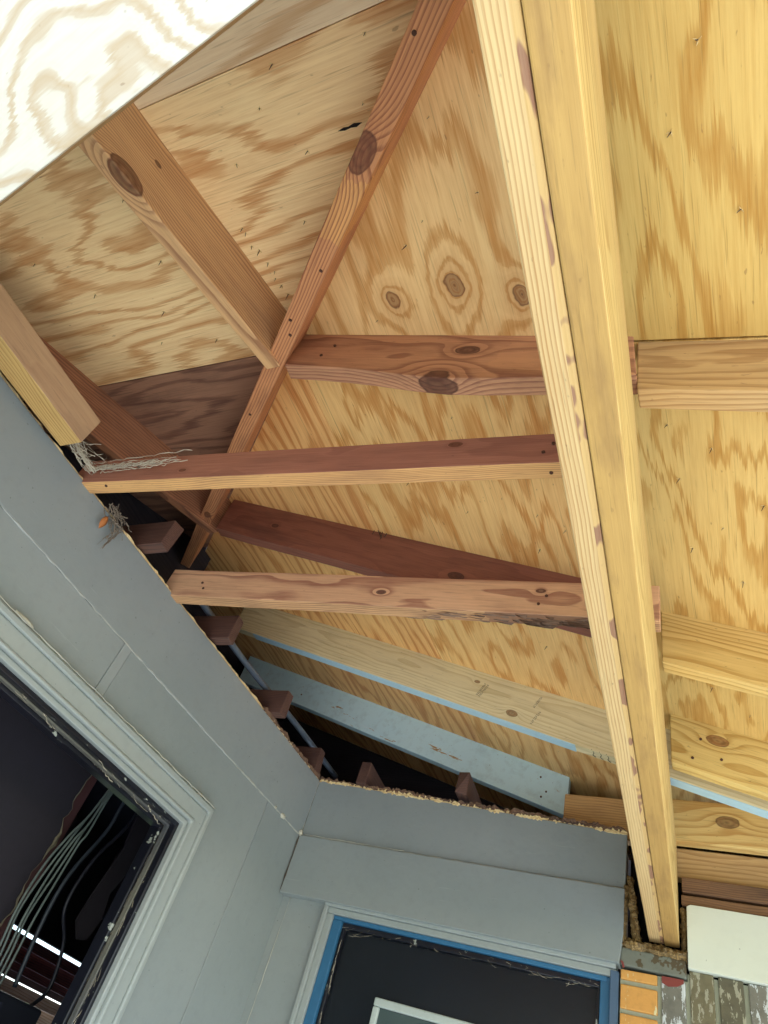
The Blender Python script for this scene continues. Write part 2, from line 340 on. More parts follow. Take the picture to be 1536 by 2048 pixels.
# house attic behind the porch: boards coloured dark for the unlit void
M_att = lumber('attic_shade_boards', (48, 40, 44), (30, 26, 34), freq=80, grime=.6, grimec=(20, 16, 18))
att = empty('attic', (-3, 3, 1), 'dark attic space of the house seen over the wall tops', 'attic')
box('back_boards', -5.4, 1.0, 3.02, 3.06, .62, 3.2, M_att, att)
box('side_boards', -1.96, -1.92, -1.3, 1.6, 1.065, 2.2, M_att, att, axis='y')  # dark sheet placed to give the blackness over the left wall
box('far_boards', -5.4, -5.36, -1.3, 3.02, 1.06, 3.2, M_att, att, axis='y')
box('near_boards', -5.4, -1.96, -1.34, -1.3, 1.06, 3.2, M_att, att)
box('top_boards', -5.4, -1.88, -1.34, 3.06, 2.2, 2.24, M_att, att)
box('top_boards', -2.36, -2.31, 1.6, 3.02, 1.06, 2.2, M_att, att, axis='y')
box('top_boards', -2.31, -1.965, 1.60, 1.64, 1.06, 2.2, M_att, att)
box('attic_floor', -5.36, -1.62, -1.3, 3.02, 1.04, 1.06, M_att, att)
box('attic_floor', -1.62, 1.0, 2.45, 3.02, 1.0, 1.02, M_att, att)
# ------------------------------------------------------------------ hip rafter, rafters, joists
M_hip = lumber('old_red_pine', (214, 150, 100), (152, 92, 60), knotc=(112, 62, 42), freq=170, pith=(.06, -.02), grime=.55, grimec=(118, 70, 54), wob=.005,
               knots=[(1.209, .008, 0, .022), (2.66, 0, 0, .012)], patches=[(1.255, 1.39, (232, 172, 104), .8)])
h0 = Vector((.50, -.62, 0)); h1 = Vector((-1.90, 1.50, 0))
def hipz(p): return .9585-SLX*p.x-.004
hw = Vector((-.250, .0505, 0)); hd = (Vector((-1.63, 1.252, 0))-hw).normalized()
p0 = hw-hd*.95; p1 = hw+hd*2.17; p0.z = hipz(hw)-(hipz(hw+hd)-hipz(hw))*.95; p1.z = hipz(hw)+(hipz(hw+hd)-hipz(hw))*2.17
board('hip_rafter', p0, p1, .040, .150, M_hip, label='long red-brown hip rafter slanting from the top of the picture down to the wall corner', cat='rafter')
def rafR(name, y0, y1, x0, x1, mat, label, w=.038, dz=0, h=.1445, cat='rafter', group='rafters of the right roof slope', parent=None):
    return board(name, (x0, y0, .9585-SLX*x0+dz), (x1, y1, .9585-SLX*x1+dz), w, h, mat, label=label, cat=cat, group=group, parent=parent)
GR = 'rafters of the right roof slope'; GL = 'rafters of the left roof slope'
M_A = lumber('rafter_brown', (194, 142, 104), (138, 88, 66), knotc=(88, 48, 36), freq=120, pith=(.2, .05), grime=.5, grimec=(112, 66, 52), knots=[(.43, -.02, .085, .016), (.41, .0, -.003, .026)], patches=[(.5, .9, (214, 158, 112), .25)])
rafR('rafter', .592, .633, -.825, -.088, M_A, 'dark brown rafter with a knot, running from the hip rafter to the double beam')
rA = bpy.data.objects['rafter']
for v in rA.data.vertices:
    if v.co.z < .07:
        x = v.co.x/.77; v.co.z += (.010-.024*math.exp(-((x-.55)/.22)**2)+.012*max(0, x-.8)/.2)*(1 if v.co.y < 0 else 1)
M_A2 = lumber('rafter_tan', (198, 164, 112), (160, 122, 76), freq=130, pith=(.12, .09), grime=.15)
rafR('rafter', .645, .652, -.082, .93, M_A2, 'clean tan rafter level across the right edge, right of the double beam')
M_D = lumber('rafter_dark', (148, 94, 74), (112, 66, 54), knotc=(70, 38, 34), freq=90, pith=(.3, .06), grime=.4, grimec=(66, 38, 38), contrast=.6, knots=[(.22, -.02, .07, .009), (.91, -.02, .05, .014)])
rafR('rafter', 1.215, 1.312, -1.50, -.16, M_D, 'very dark red-brown rafter ending at the foot of the hip rafter')
M_G = lumber('rafter_yellow', (222, 190, 118), (182, 142, 70), freq=95, pith=(.04, .04), grime=.05)
rafR('rafter', 1.372, 1.385, -.115, .93, M_G, 'fresh yellow rafter right of the double beam, uppermost of the new ones')
M_E = lumber('rafter_pale_green', (234, 220, 176), (204, 184, 134), freq=110, pith=(.03, .09), grime=.12, contrast=.8, knotc=(140, 100, 60), knots=[(1.30, -.02, .03, .012), (1.14, -.02, .10, .006)])
M_blue = paint('pale_blue_paint', (186, 216, 226), (174, 208, 222), dirt=.15, chips=(3, 9, 30), chipc=(168, 140, 96), thr=.72)
rE = rafR('rafter', 1.868, 1.925, -1.86, .93, M_E, 'pale greenish rafter with ink stamps and a light blue painted underside')
def child_box(par, nm, x0, x1, y0, y1, z0, z1, mat, bevel=.0004):
    bm = bmesh.new(); add_box(bm, x0, x1, y0, y1, z0, z1, max(1, int((x1-x0)/.3)))
    o = bpy.data.objects.new(nm, bpy.data.meshes.new(nm)); bmesh.ops.recalc_face_normals(bm, faces=bm.faces); bm.to_mesh(o.data); bm.free(); o.data.materials.append(mat); link(o, par)
    if bevel: b = o.modifiers.new('bevel', 'BEVEL'); b.width = bevel; b.segments = 1
    return o
child_box(rE, 'blue_underside', .12, 1.52, -.0185, .0185, -.0028, .0004, M_blue)
child_box(rE, 'blue_underside', 1.775, 2.9, -.0185, .0185, -.0028, .0004, M_blue)
M_H = lumber('sister_yellow', (224, 196, 122), (188, 148, 74), knotc=(150, 96, 52), freq=80, pith=(.02, .05), grime=.06, wob=.02, knots=[(.09, -.02, .10, .016)])
rH = rafR('rafter', 1.816, 1.828, -.135, .93, M_H, 'knotty yellow sistered rafter nailed in front of the blue edged one')
M_F = paint('pale_blue_face', (210, 240, 248), (200, 232, 242), dirt=.3, chips=(5, 22, 30), chipc=(168, 134, 90), thr=.645)
rF = rafR('rafter', 2.41, 2.455, -2.20, -.535, M_F, 'light blue painted rafter with worn bare patches, lowest on the right slope')
M_I2 = lumber('blocking_brown', (206, 164, 108), (166, 122, 76), freq=150, pith=(.1, .2), grime=.3)
rafL = lambda x0, x1, y0, y1, mat, label: board('rafter', (x0, y0, 1.0135+SLY*y0), (x1, y1, 1.0135+SLY*y1), .038, .1445, mat, label=label, cat='rafter', group=GL)
M_r1 = lumber('rafter_knotted', (216, 172, 120), (160, 112, 76), knotc=(110, 64, 38), freq=150, pith=(.02, .16), grime=.25, grimec=(96, 60, 48), knots=[(1.222, -.019, .004, .023), (1.262, -.019, .09, .005)])
rafL(-.848, -.845, -1.05, .572, M_r1, 'brown rafter with one big split knot, crossing the striped plywood at upper left')
M_r2 = lumber('rafter_left_dark', (176, 120, 84), (122, 78, 58), freq=120, pith=(.02, .2), grime=.4, grimec=(78, 48, 42), knots=[(1.35, -.019, .1, .012)])
rafL(-1.525, -1.545, -1.05, 1.235, M_r2, 'dark brown rafter running behind the pale top plate into the dark corner')
# top plate, joists
M_r0 = lumber('plate_yellow', (212, 176, 108), (176, 132, 74), freq=150, pith=(-.06, .05), grime=.15, knotc=(120, 80, 50))
oP = board('top_plate', (-1.352, -1.0, 1.035), (-1.352, .578, 1.035), .072, .085, M_r0, label='pale yellow plate lying along the top of the left wall, cut off above the cobweb', cat='plate')
oP.data.materials.append(lumber('plate_side', (190, 156, 118), (160, 122, 90), freq=120, pith=(.2, 0), contrast=.5))
for p in oP.data.polygons:
    if abs(p.normal.y) > .7: p.material_index = 1
M_B = lumber('joist_old', (226, 176, 112), (176, 122, 78), freq=210, pith=(.12, -.05), grime=.35, grimec=(110, 68, 60), knotc=(90, 50, 40), knots=[(1.03, -.019, .07, .008)])
M_B2 = lumber('joist_face', (180, 122, 98), (136, 84, 70), freq=110, pith=(.3, .05), grime=.3, grimec=(90, 56, 50), contrast=.6, knots=[(1.02, -.019, .07, .009), (.35, -.019, .03, .006)])
def joist(p0, p1, w, h, mb, mf, label):
    o = board('ceiling_joist', p0, p1, w, h, mf, label=label, cat='joist', group='ceiling joists')
    o.data.materials.append(mb)
    for p in o.data.polygons:
        if p.normal.z < -.8: p.material_index = 1
    return o
jB = joist((-1.46, .708, 1.04), (-.205, .780, .99), .038, .089, M_B, M_B2, 'upper ceiling joist with a yellow underside and cobweb along its left end')
M_C = lumber('joist_grooved', (226, 180, 138), (160, 108, 84), freq=130, pith=(.25, .04), grime=.25, grimec=(110, 66, 56), knotc=(84, 46, 40), knots=[(.70, -.019, .045, .008), (1.10, -.019, .07, .007)])
M_C2 = lumber('joist_rotten_edge', (212, 166, 116), (150, 104, 74), freq=210, pith=(.1, -.1), grime=.5, grimec=(84, 58, 50), patches=[(.98, 1.3, (120, 88, 72), .75)])
jC = joist((-1.46, 1.136, 1.04), (-.105, 1.222, .987), .038, .100, M_C2, M_C, 'lower ceiling joist with a rotten splintered edge near the double beam')
# rotten splinters under the lower joist
def splinter_bm(L, n, w, hgt, seed, taper=True):
    rnd = random.Random(seed); bm = bmesh.new()
    for i in range(n):
        x = rnd.uniform(0, L); l = rnd.uniform(.02, .09); y = rnd.uniform(-w/2, w/2); z = -rnd.uniform(.001, hgt)*(x/L if taper else 1)
        a = bm.verts.new((x-l/2, y, 0.001)); b = bm.verts.new((x+l/2, y+rnd.uniform(-.004, .004), 0.001)); c = bm.verts.new((x+l*.3, y+.004, z)); d = bm.verts.new((x-l*.3, y-.002, z*.8)); e = bm.verts.new((x, y+.007, .001))
        bm.faces.new((a, d, c, b)); bm.faces.new((a, e, d)); bm.faces.new((d, e, c)); bm.faces.new((c, e, b)); bm.faces.new((a, b, e))
    return bm
M_rot = lumber('rotten_wood', (138, 108, 84), (74, 54, 46), freq=260, grime=.7, grimec=(50, 38, 34))
o = mesh_obj('rotten_edge', splinter_bm(.5, 70, .034, .016, 3), M_rot); o.parent = jC; o.matrix_world = jC.matrix_world @ Matrix.Translation((.76, 0, 0)); o.matrix_parent_inverse = Matrix.Identity(4); o.matrix_basis = Matrix.Translation((.76, 0, 0))
# cut joist ends standing on the walls
M_st = lumber('stub_wood', (98, 68, 56), (62, 42, 38), freq=200, grime=.4, grimec=(60, 38, 36))
def stub(p0, p1, w, h, label, ragged=0.):
    o = board('joist_end', p0, p1, w, h, M_st, label=label, cat='joist end', group='cut joist ends over the walls', jit=.003)
    if ragged:
        for v in o.data.vertices:
            if v.co.x > (Vector(p1)-Vector(p0)).length-.01: v.co.x += random.uniform(-ragged, ragged)
    return o
for y, xe, l in ((.955, -1.335, 'cut joist end over the left wall, just above the lower ceiling joist'), (1.365, -1.355, 'cut joist end over the left wall, just below the lower ceiling joist'), (1.775, -1.37, 'dark cut joist end on the left wall at the end of the blue rafter'), (2.16, -1.415, 'short broken joist end in the very corner of the two walls')):
    stub((-1.615, y, 1.062), (xe, y, 1.062), .038, .089, l, .006)
for x, l, hh in ((-1.232, 'cut joist end on the back wall nearest the corner', .085), (-.842, 'rotten pointed joist end on the back wall in front of the blue rafter', .078)):
    o = stub((x-.02, 2.44, 1.045), (x, 2.185, 1.045), .040, hh, l, .008)
# conduit
bm = bmesh.new(); tube(bm, smoothpts([(-1.5, 1.18, 1.18), (-1.5, 1.3, 1.177), (-1.5, 1.66, 1.17), (-1.5, 2.0, 1.183), (-1.5, 2.44, 1.185)], 5), .011, 10)
tag(mesh_obj('conduit_pipe', bm, flat('conduit_grey', (110, 124, 140), .4, .3), smooth=True), 'thin grey conduit pipe running behind the cut joist ends', 'pipe')
# ------------------------------------------------------------------ double beam
beam = empty('double_beam', (-.1, -1, .698), 'long double beam of two yellow boards running down into the wall pocket', 'beam')
M_b1 = lumber('beam_left_board', (212, 184, 130), (180, 138, 86), freq=190, pith=(.16, .03), wob=.004, grime=.03, stain=(-.03, -.0105, -.002, .02, (138, 92, 74), .53))
M_b2 = lumber('beam_right_board', (194, 156, 88), (150, 112, 58), freq=420, pith=(-.3, -.02), grime=.6, grimec=(126, 92, 56), contrast=.35)
M_b3 = lumber('beam_side', (216, 188, 124), (186, 148, 86), freq=170, pith=(.2, .1), grime=.08)
bx0 = lambda y: -.142-.0441*(y-.043)
def ply(nm, off, z, mat, w=.0385):
    p0 = (bx0(-1.1)+off, -1.1, z); p1 = (bx0(2.235)+off, 2.235, z); o = board(nm, (0, 0, 0), Vector(p1)-Vector(p0), w, .284, mat, jit=.0016)
    M = frame(p0, Vector(p1)-Vector(p0), (0, 0, 1)); o.parent = beam; o.matrix_basis = Matrix.Translation(-beam.location) @ M; return o
ply('left_board', .0205, .698, M_b1); o = ply('right_board', .0602, .695, M_b2)
o.data.materials.append(M_b3)
for p in o.data.polygons:
    if abs(p.normal.y) > .7: p.material_index = 1
# ------------------------------------------------------------------ near soffit plywood at the outer header
hd_ = empty('outer_header', (-.5, -.1, .69), 'bright plywood covered header close to the camera in the top left corner', 'header')
Mn = frame((-1.6, .190, .655), (1, -.16, 0), (0, 0, 1))
slab('plywood_face', [(0, 0), (1.44, 0), (1.44, -.46), (0, -.46)], .012, Mn, M_plyN, hd_, .001)
slab('header_board', [(0, -.02), (1.42, -.02), (1.42, -.058), (0, -.058)], .24, Mn @ Matrix.Translation((0, 0, .014)), M_A2, hd_, .002)
slab('header_board', [(0, -.40), (1.42, -.40), (1.42, -.438), (0, -.438)], .24, Mn @ Matrix.Translation((0, 0, .014)), M_A2, hd_, .002)
# ------------------------------------------------------------------ walls
M_g = paint('grey_paint', (144, 151, 150), (130, 139, 139), dirt=.12, rough=.45, bumps=1.6, chips=(26, 26, 26), chipc=(176, 176, 166), thr=.80)
M_g2 = paint('grey_paint_trim', (156, 163, 161), (144, 152, 150), dirt=.10, rough=.4)
M_caulk = paint('caulk', (158, 162, 160), (178, 176, 160), dirt=.25, rough=.6)
M_blk = paint('black_paint', (16, 18, 26), (28, 30, 40), dirt=.3, rough=.28, chips=(26, 12, 26), chipc=(150, 156, 148), thr=.635)
M_core = flat('wall_core', (90, 74, 60), .9)
LW = empty('left_wall', (-1.48, 1, -1.45), 'grey painted board wall on the left with a black framed window opening', 'wall')
lx = -1.415
def lwbox(nm, y0, y1, z0, z1, pr=0., th=.02, mat=M_g, axis='y', parent=LW, bevel=.0018, nx=1, jit=0): return box(nm, lx+pr-th, lx+pr, y0, y1, z0, z1, mat, parent, bevel, axis, nx, jit)
# core around the opening (opening Y .35..1.575, z -.55..610)
bm = bmesh.new()
for y0, y1, z0, z1 in ((-1.5, .30, -1.45, 1.02), (1.594, 2.36, -1.45, 1.02), (.30, 1.594, .594, 1.02), (.30, 1.594, -1.45, -.58)): add_box(bm, lx-.085, lx-.0205, y0, y1, z0, z1)
mesh_obj('wall_core', bm, M_core, None, LW)
lwbox('frieze_board', -1.5, 2.2, .8365, 1.046, .0, .0195, nx=24, jit=.0015)
lwbox('wall_board', -1.5, 1.0795, .60, .835, -.0025)
lwbox('joint_batten', 1.0805, 1.1115, .60, .835, -.001)
lwbox('corner_board', 1.942, 2.235, -1.45, .835, -.0012, axis='z')
lwbox('wall_board', -1.5, .29, -1.45, .5995, -.0025, axis='z')
lwbox('wall_board', .29, 1.60, -1.45, -.59, -.0025)
def slab_yz(nm, pts, x, th, mat, par, bevel=0):
    bm = bmesh.new(); lo = [bm.verts.new((x, y, z)) for y, z in pts]; hi = [bm.verts.new((x-th, y, z)) for y, z in pts]; bm.faces.new(lo); bm.faces.new(hi)
    for i in range(len(pts)): bm.faces.new((lo[i], lo[(i+1) % len(pts)], hi[(i+1) % len(pts)], hi[i]))
    return mesh_obj(nm, bm, mat, None, par, bevel)
slab_yz('wall_board', [(1.1125, .835), (1.1125, .60), (1.60, .60), (1.60, -1.45), (1.940, -1.45), (1.940, .835)], lx-.0025, .0175, M_g, LW, .0015)
# caulk lines
def bead(nm, pts, r, mat, parent, seed=1, amp=.0015):
    rnd = random.Random(seed); q = []
    for a, b in zip(pts, pts[1:]):
        a, b = Vector(a), Vector(b); n = max(2, int((b-a).length/.02))
        for i in range(n): q.append(a.lerp(b, i/n)+Vector((0, rnd.uniform(-amp, amp), rnd.uniform(-amp, amp))))
    q.append(Vector(pts[-1])); bm = bmesh.new(); tube(bm, q, [r*rnd.uniform(.3, 1.3) for _ in q], 6)
    return mesh_obj(nm, bm, mat, None, parent, smooth=True)
bead('caulk_line', [(lx-.001, -1.4, .8355), (lx-.002, 2.19, .8355)], .0028, M_caulk, LW, 2)
bead('caulk_line', [(lx-.003, 1.115, .8340), (lx-.003, 1.94, .8340)], .0012, M_caulk, LW, 3)
def blob(nm, c, r, mat, par, sd):
    bm = bmesh.new(); bmesh.ops.create_icosphere(bm, subdivisions=3, radius=1)
    for v in bm.verts: v.co = Vector((v.co.x*r[0], v.co.y*r[1], v.co.z*r[2]))*(1+.5*noise.noise(v.co*1.7+Vector((sd, 0, 0)))+.25*noise.noise(v.co*5+Vector((sd, 3, 0))))+Vector(c)
    mesh_obj(nm, bm, mat, None, par, smooth=True)
M_blob = paint('old_caulk', (196, 192, 172), (176, 172, 156), dirt=.4, rough=.8)
blob('caulk_blob', (lx+.001, 2.05, .836), (.004, .013, .008), M_blob, LW, 1); blob('caulk_blob', (lx+.004, 2.19, .842), (.006, .010, .010), M_blob, LW, 2); blob('caulk_blob', (lx+.001, 1.99, .838), (.003, .008, .004), M_blob, LW, 5)
blob('caulk_blob', (lx+.006, 1.60, .683), (.006, .012, .005), M_blob, LW, 3); blob('caulk_blob', (lx+.012, .80, .684), (.006, .03, .005), M_blob, LW, 4)
bead('crack', [(lx+.0035, 2.186, .648), (lx+.0035, 2.187, .74), (lx+.0035, 2.186, .83)], .0022, M_core, LW, 31)
bead('caulk_line', [(lx+.0, 2.198, .66), (lx+.0, 2.198, 1.04)], .002, M_caulk, LW, 4)
# torn raw edge along the wall top
def torn(nm, a, b, up, out, mat, parent, seed, hmin=.006, hmax=.016, th=.010, step=.006, rag=.5):
    rnd = random.Random(seed); a, b, up, out = Vector(a), Vector(b), Vector(up), Vector(out); L = (b-a).length; n = int(L/step); bm = bmesh.new(); prev = None
    hv = hmin
    for i in range(n+1):
        p = a.lerp(b, i/n); w = .5+.5*noise.noise(p*9+Vector((seed, 0, 0))); hv = hmin+(hmax-hmin)*w+rnd.uniform(-1, 1)*rag*.003
        t2 = th*(.6+.5*noise.noise(p*23))+rnd.uniform(0, .0015)*rag; lo = -.002-abs(rnd.gauss(0, .0009))*rag*2
        r = [bm.verts.new(p+up*lo), bm.verts.new(p+up*lo+out*t2), bm.verts.new(p+up*hv+out*(t2+rnd.uniform(-.002, .002))), bm.verts.new(p+up*hv)]
        if prev:
            for k in range(4): bm.faces.new((prev[k], r[k], r[(k+1) % 4], prev[(k+1) % 4]))
        prev = r
    return mesh_obj(nm, bm, mat, None, parent)
torn('torn_plywood_edge', (lx-.012, -1.2, 1.047), (lx-.012, 2.19, 1.047), (0, 0, 1), (1, 0, 0), M_edge, LW, 5, .005, .008, .013, step=.012, rag=.35)
torn('splintered_edge', (lx-.014, 1.72, 1.052), (lx-.014, 2.19, 1.052), (0, 0, 1), (1, 0, 0), M_rot, LW, 8, .004, .014, .018, rag=1.8)
# window
M_lt = paint('grey_casing', (158, 165, 162), (147, 155, 153), dirt=.14, rough=.4, chips=(22, 12, 22), chipc=(120, 108, 88), thr=.76)
win = empty('window', (0, 0, 0), None, None); win.location = (0, 0, 0); win.parent = LW; win.location = -LW.location
def wbox(*a, **k): o = lwbox(*a, parent=win, **k); return o
yA, yB, zA, zB = .33, 1.52, -.53, .572   # clear edge of the casing
def ring(nm, y0, y1, z0, z1, w, x0, x1, mat, par, bevel=.003):
    """mitred rectangular ring in the YZ plane between x0 and x1; outer bounds given"""
    bm = bmesh.new(); O = [(y0, z0), (y1, z0), (y1, z1), (y0, z1)]; I = [(y0+w, z0+w), (y1-w, z0+w), (y1-w, z1-w), (y0+w, z1-w)]
    V = {}
    for k, (P_, x) in enumerate(((O, x0), (I, x0), (O, x1), (I, x1))): V[k] = [bm.verts.new((x, y, z)) for y, z in P_]
    for i in range(4):
        j = (i+1) % 4
        bm.faces.new((V[0][i], V[0][j], V[1][j], V[1][i])); bm.faces.new((V[2][i], V[2][j], V[3][j], V[3][i]))
        bm.faces.new((V[0][i], V[0][j], V[2][j], V[2][i])); bm.faces.new((V[1][i], V[1][j], V[3][j], V[3][i]))
    M = Matrix.Translation((0, 0, H)); o = mesh_obj(nm, bm, mat, M, LW, bevel); o.parent = par; o.matrix_basis = M; return o
win.location = -LW.location
def wring(nm, y1, z1, w, d0, d1, mat, bev=.003): ring(nm, 1.893-y1, y1, .017-z1, z1, w, lx+d0, lx+d1, mat, win, bev)
wring('outer_casing', 1.678, .677, .018, -.004, .018, M_lt, .004)
wring('casing', 1.6598, .6588, .040, -.004, .011, M_lt)
wring('inner_bead', 1.6195, .6185, .012, -.02, .016, M_g2, .005)
wring('casing_lip', 1.6070, .6060, .014, -.03, .005, M_g2)
wring('black_stop', 1.5928, .5918, .012, -.045, -.010, M_blk, .002)
M_rail = paint('sash_track', (118, 116, 100), (70, 74, 84), dirt=.4, rough=.3)
wring('sash_track', 1.5805, .5795, .005, -.045, -.030, M_rail, .001)
wring('black_frame', 1.5753, .5743, .010, -.082, -.046, M_blk, .002)
bead('caulk_line', [(lx+.020, .25, .6785), (lx+.020, 1.678, .6785)], .0018, M_caulk, LW, 12)
# ---- back wall
BW = empty('back_wall', (-.6, 2.3, -1.45), 'grey painted back wall with boards over a black door', 'wall'); by = 2.2
def quadb(nm, pts, y, th, mat, parent=BW, bevel=.0015):
    """board outlined by (x,z) points in the wall plane, front face at y"""
    M = frame((0, y, 0), (1, 0, 0), (0, 1, 0)); l = [(x, -z) for x, z in pts]
    return slab(nm, l, th, M, mat, parent, bevel)
quadb('frieze_board', [(lx+.001, .838), (-.299, .816), (-.296, .975), (lx+.001, 1.046)], by, .02, M_g)
ho = quadb('header_board', [(-1.414, .640), (-1.30, .640), (-.31, .620), (-.30, .695), (-.299, .811), (-1.414, .834)], by-.012, .052, M_g)
bead('caulk_line', [(-1.40, by-.004, .836), (-.9, by-.004, .826), (-.31, by-.004, .8135)], .0026, M_caulk, BW, 6, .001)
bead('caulk_line', [(-1.40, by-.012, .838), (-1.0, by-.010, .830)], .0014, M_caulk, BW, 16, .001)
bm = bmesh.new()
for x0, x1, z0, z1 in ((lx-.15, -1.200, -1.45, .64), (lx-.15, -.31, .65, .965), (-.30, 1.2, -1.45, .6)): add_box(bm, x0, x1, by+.045, by+.15, z0, z1)
mesh_obj('wall_core', bm, M_core, None, BW)
quadb('corner_board', [(lx-.02, -1.45), (-1.243, -1.45), (-1.243, .641), (lx-.02, .641)], by+.024, .02, M_g)
bead('caulk_line', [(-1.392, by+.022, -.6), (-1.39, by+.022, .1), (-1.385, by+.022, .638)], .0016, M_caulk, BW, 7, .001)
torn('torn_plywood_edge', (lx, by+.012, 1.047), (-.296, by+.012, .974), (0, 0, 1), (0, -1, 0), M_edge, BW, 9, .004, .010, .018, rag=1.4)
torn('splintered_edge', (lx, by+.014, 1.053), (-.30, by+.014, .984), (0, 0, 1), (0, -1, 0), M_rot, BW, 10, .003, .012, .02, rag=2.)
# door
door = empty('door', (0, 0, 0), None, None); door.parent = BW; door.location = -BW.location
def dq(nm, pts, y, th, mat, bevel=.002): o = quadb(nm, pts, y, th, mat, BW, bevel); o.parent = door; o.matrix_basis = Matrix.Translation(BW.location) @ o.matrix_basis; return o
M_bl = paint('blue_paint', (50, 108, 146), (44, 96, 132), dirt=.2, rough=.45, chips=(24, 24, 24), chipc=(130, 138, 138), thr=.72)
M_bl2 = paint('blue_grey_paint', (86, 104, 122), (70, 96, 124), dirt=.2, rough=.45)
M_dk = paint('door_black', (14, 20, 28), (20, 26, 36), dirt=.2, rough=.3, chips=(32, 32, 32), chipc=(90, 98, 100), thr=.77)
dt = lambda x, o: .644-.022*(x+1.24)/.93-o    # sloping top line of the door trim
def drail(nm, x0, x1, o0, o1, y, th, mat): return dq(nm, [(x0, dt(x0, o1)), (x1, dt(x1, o1)), (x1, dt(x1, o0)), (x0, dt(x0, o0))], y, th, mat)
def djamb(nm, x0, x1, o, y, th, mat): return dq(nm, [(x0, -1.45), (x1, -1.45), (x1, dt(x1, o)), (x0, dt(x0, o))], y, th, mat)
drail('door_casing', -1.240, -.32, -.001, .012, by+.004, .05, M_g2)
drail('door_casing', -1.226, -.32, .0125, .030, by+.014, .05, M_g2)
djamb('door_casing', -1.240, -1.227, .0125, by+.004, .05, M_g2); djamb('door_casing', -1.2265, -1.205, .0305, by+.014, .05, M_g2)
drail('blue_frame', -1.204, -.345, .0305, .042, by+.024, .06, M_bl)
djamb('blue_frame', -1.2045, -1.172, .0425, by+.024, .06, M_bl)
djamb('blue_frame', -.362, -.335, .0305, by+.026, .06, M_bl)
djamb('door_casing', -.3345, -.312, .016, by+.010, .06, M_bl2)
drail('weather_strip', -1.171, -.363, .0425, .058, by+.036, .03, M_blk); djamb('weather_strip', -1.171, -1.160, .0585, by+.036, .03, M_blk); djamb('weather_strip', -.372, -.363, .0585, by+.036, .03, M_blk)
djamb('door_panel', -1.16, -.372, .0585, by+.052, .04, M_dk)
M_wh = paint('white_frame', (186, 196, 190), (170, 182, 178), dirt=.2, rough=.4)
M_gl = NT('door_glass'); M_gl.b.inputs['Base Color'].default_value = lin(70, 84, 84); M_gl.b.inputs['Roughness'].default_value = .12; M_gl = M_gl.m
g0, g1, gt = -1.005, -.560, .425
dq('lite_frame', [(g0, gt-.022), (g1, gt-.031), (g1, gt-.009), (g0, gt)], by+.040, .02, M_wh, .004)
dq('lite_frame', [(g0, -.9), (g0+.02, -.9), (g0+.02, gt-.0225), (g0, gt-.0225)], by+.040, .02, M_wh, .004)
dq('lite_frame', [(g1-.02, -.9), (g1, -.9), (g1, gt-.0315), (g1-.02, gt-.0315)], by+.040, .02, M_wh, .004)
dq('lite_frame', [(g0, -.92), (g1, -.92), (g1, -.901), (g0, -.901)], by+.040, .02, M_wh, .004)
dq('door_glass', [(g0+.02, -.9), (g1-.02, -.9), (g1-.02, gt-.032), (g0+.02, gt-.024)], by+.049, .004, M_gl, 0)
# ---- right part of the back wall: pocket, boards, brick
M_I = lumber('header_knotted', (224, 194, 124), (190, 146, 78), knotc=(132, 96, 58), freq=70, pith=(.03, .03), grime=.05, wob=.02, knots=[(-.389, -.02, .006, .019)])
o = box('wall_header', -.205, .95, by, by+.038, .972, 1.10, M_I, None, .003); tag(o, 'yellow header board with one large dark knot, right of the beam under the blue edge', 'header')
o.data.materials.append(M_I)
tag(box('wall_header', -.205, .95, by+.045, by+.083, .885, .970, M_A2, None, .003), 'darker tan board right under the knotted yellow header', 'header')
tag(box('blocking_board', -.515, -.215, 2.302, 2.340, 1.00, 1.135, M_I2, None, .003), 'brown blocking board between the blue rafter end and the double beam', 'blocking')
M_K = lumber('weathered', (132, 98, 68), (84, 58, 44), freq=180, grime=.7, grimec=(48, 36, 32))
tag(box('weathered_slat', -.148, .95, by+.01, by+.05, .832, .874, M_K, None, .003, nx=20, jit=.004), 'weathered dark brown slat, upper of two above the white board', 'slat', 'weathered slats')
tag(box('weathered_slat', -.150, .95, by+.004, by+.05, .796, .823, M_K, None, .003, nx=20, jit=.004), 'weathered dark brown slat lying directly on the white board', 'slat', 'weathered slats')
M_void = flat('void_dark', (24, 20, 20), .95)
tag(box('cavity_shade', -.30, .95, by+.12, by+.14, .60, 1.0, M_void, None), 'dark sheet for the shaded wall cavity behind the beam pocket', 'backing board')  # near-black colour stands for the shade inside the wall cavity
M_w = paint('white_board_paint', (214, 220, 206), (206, 212, 198), dirt=.08, rough=.5, chips=(7, 7, 7), chipc=(150, 110, 90), thr=.78)
M_w.name = 'white_board_paint'
wb = tag(quadb('white_board', [(-.138, .638), (.95, .612), (.95, .782), (-.126, .795), (-.136, .789)], by-.012, .03, M_w, None, .0015), 'off-white painted board over the bricks at the right edge', 'board')
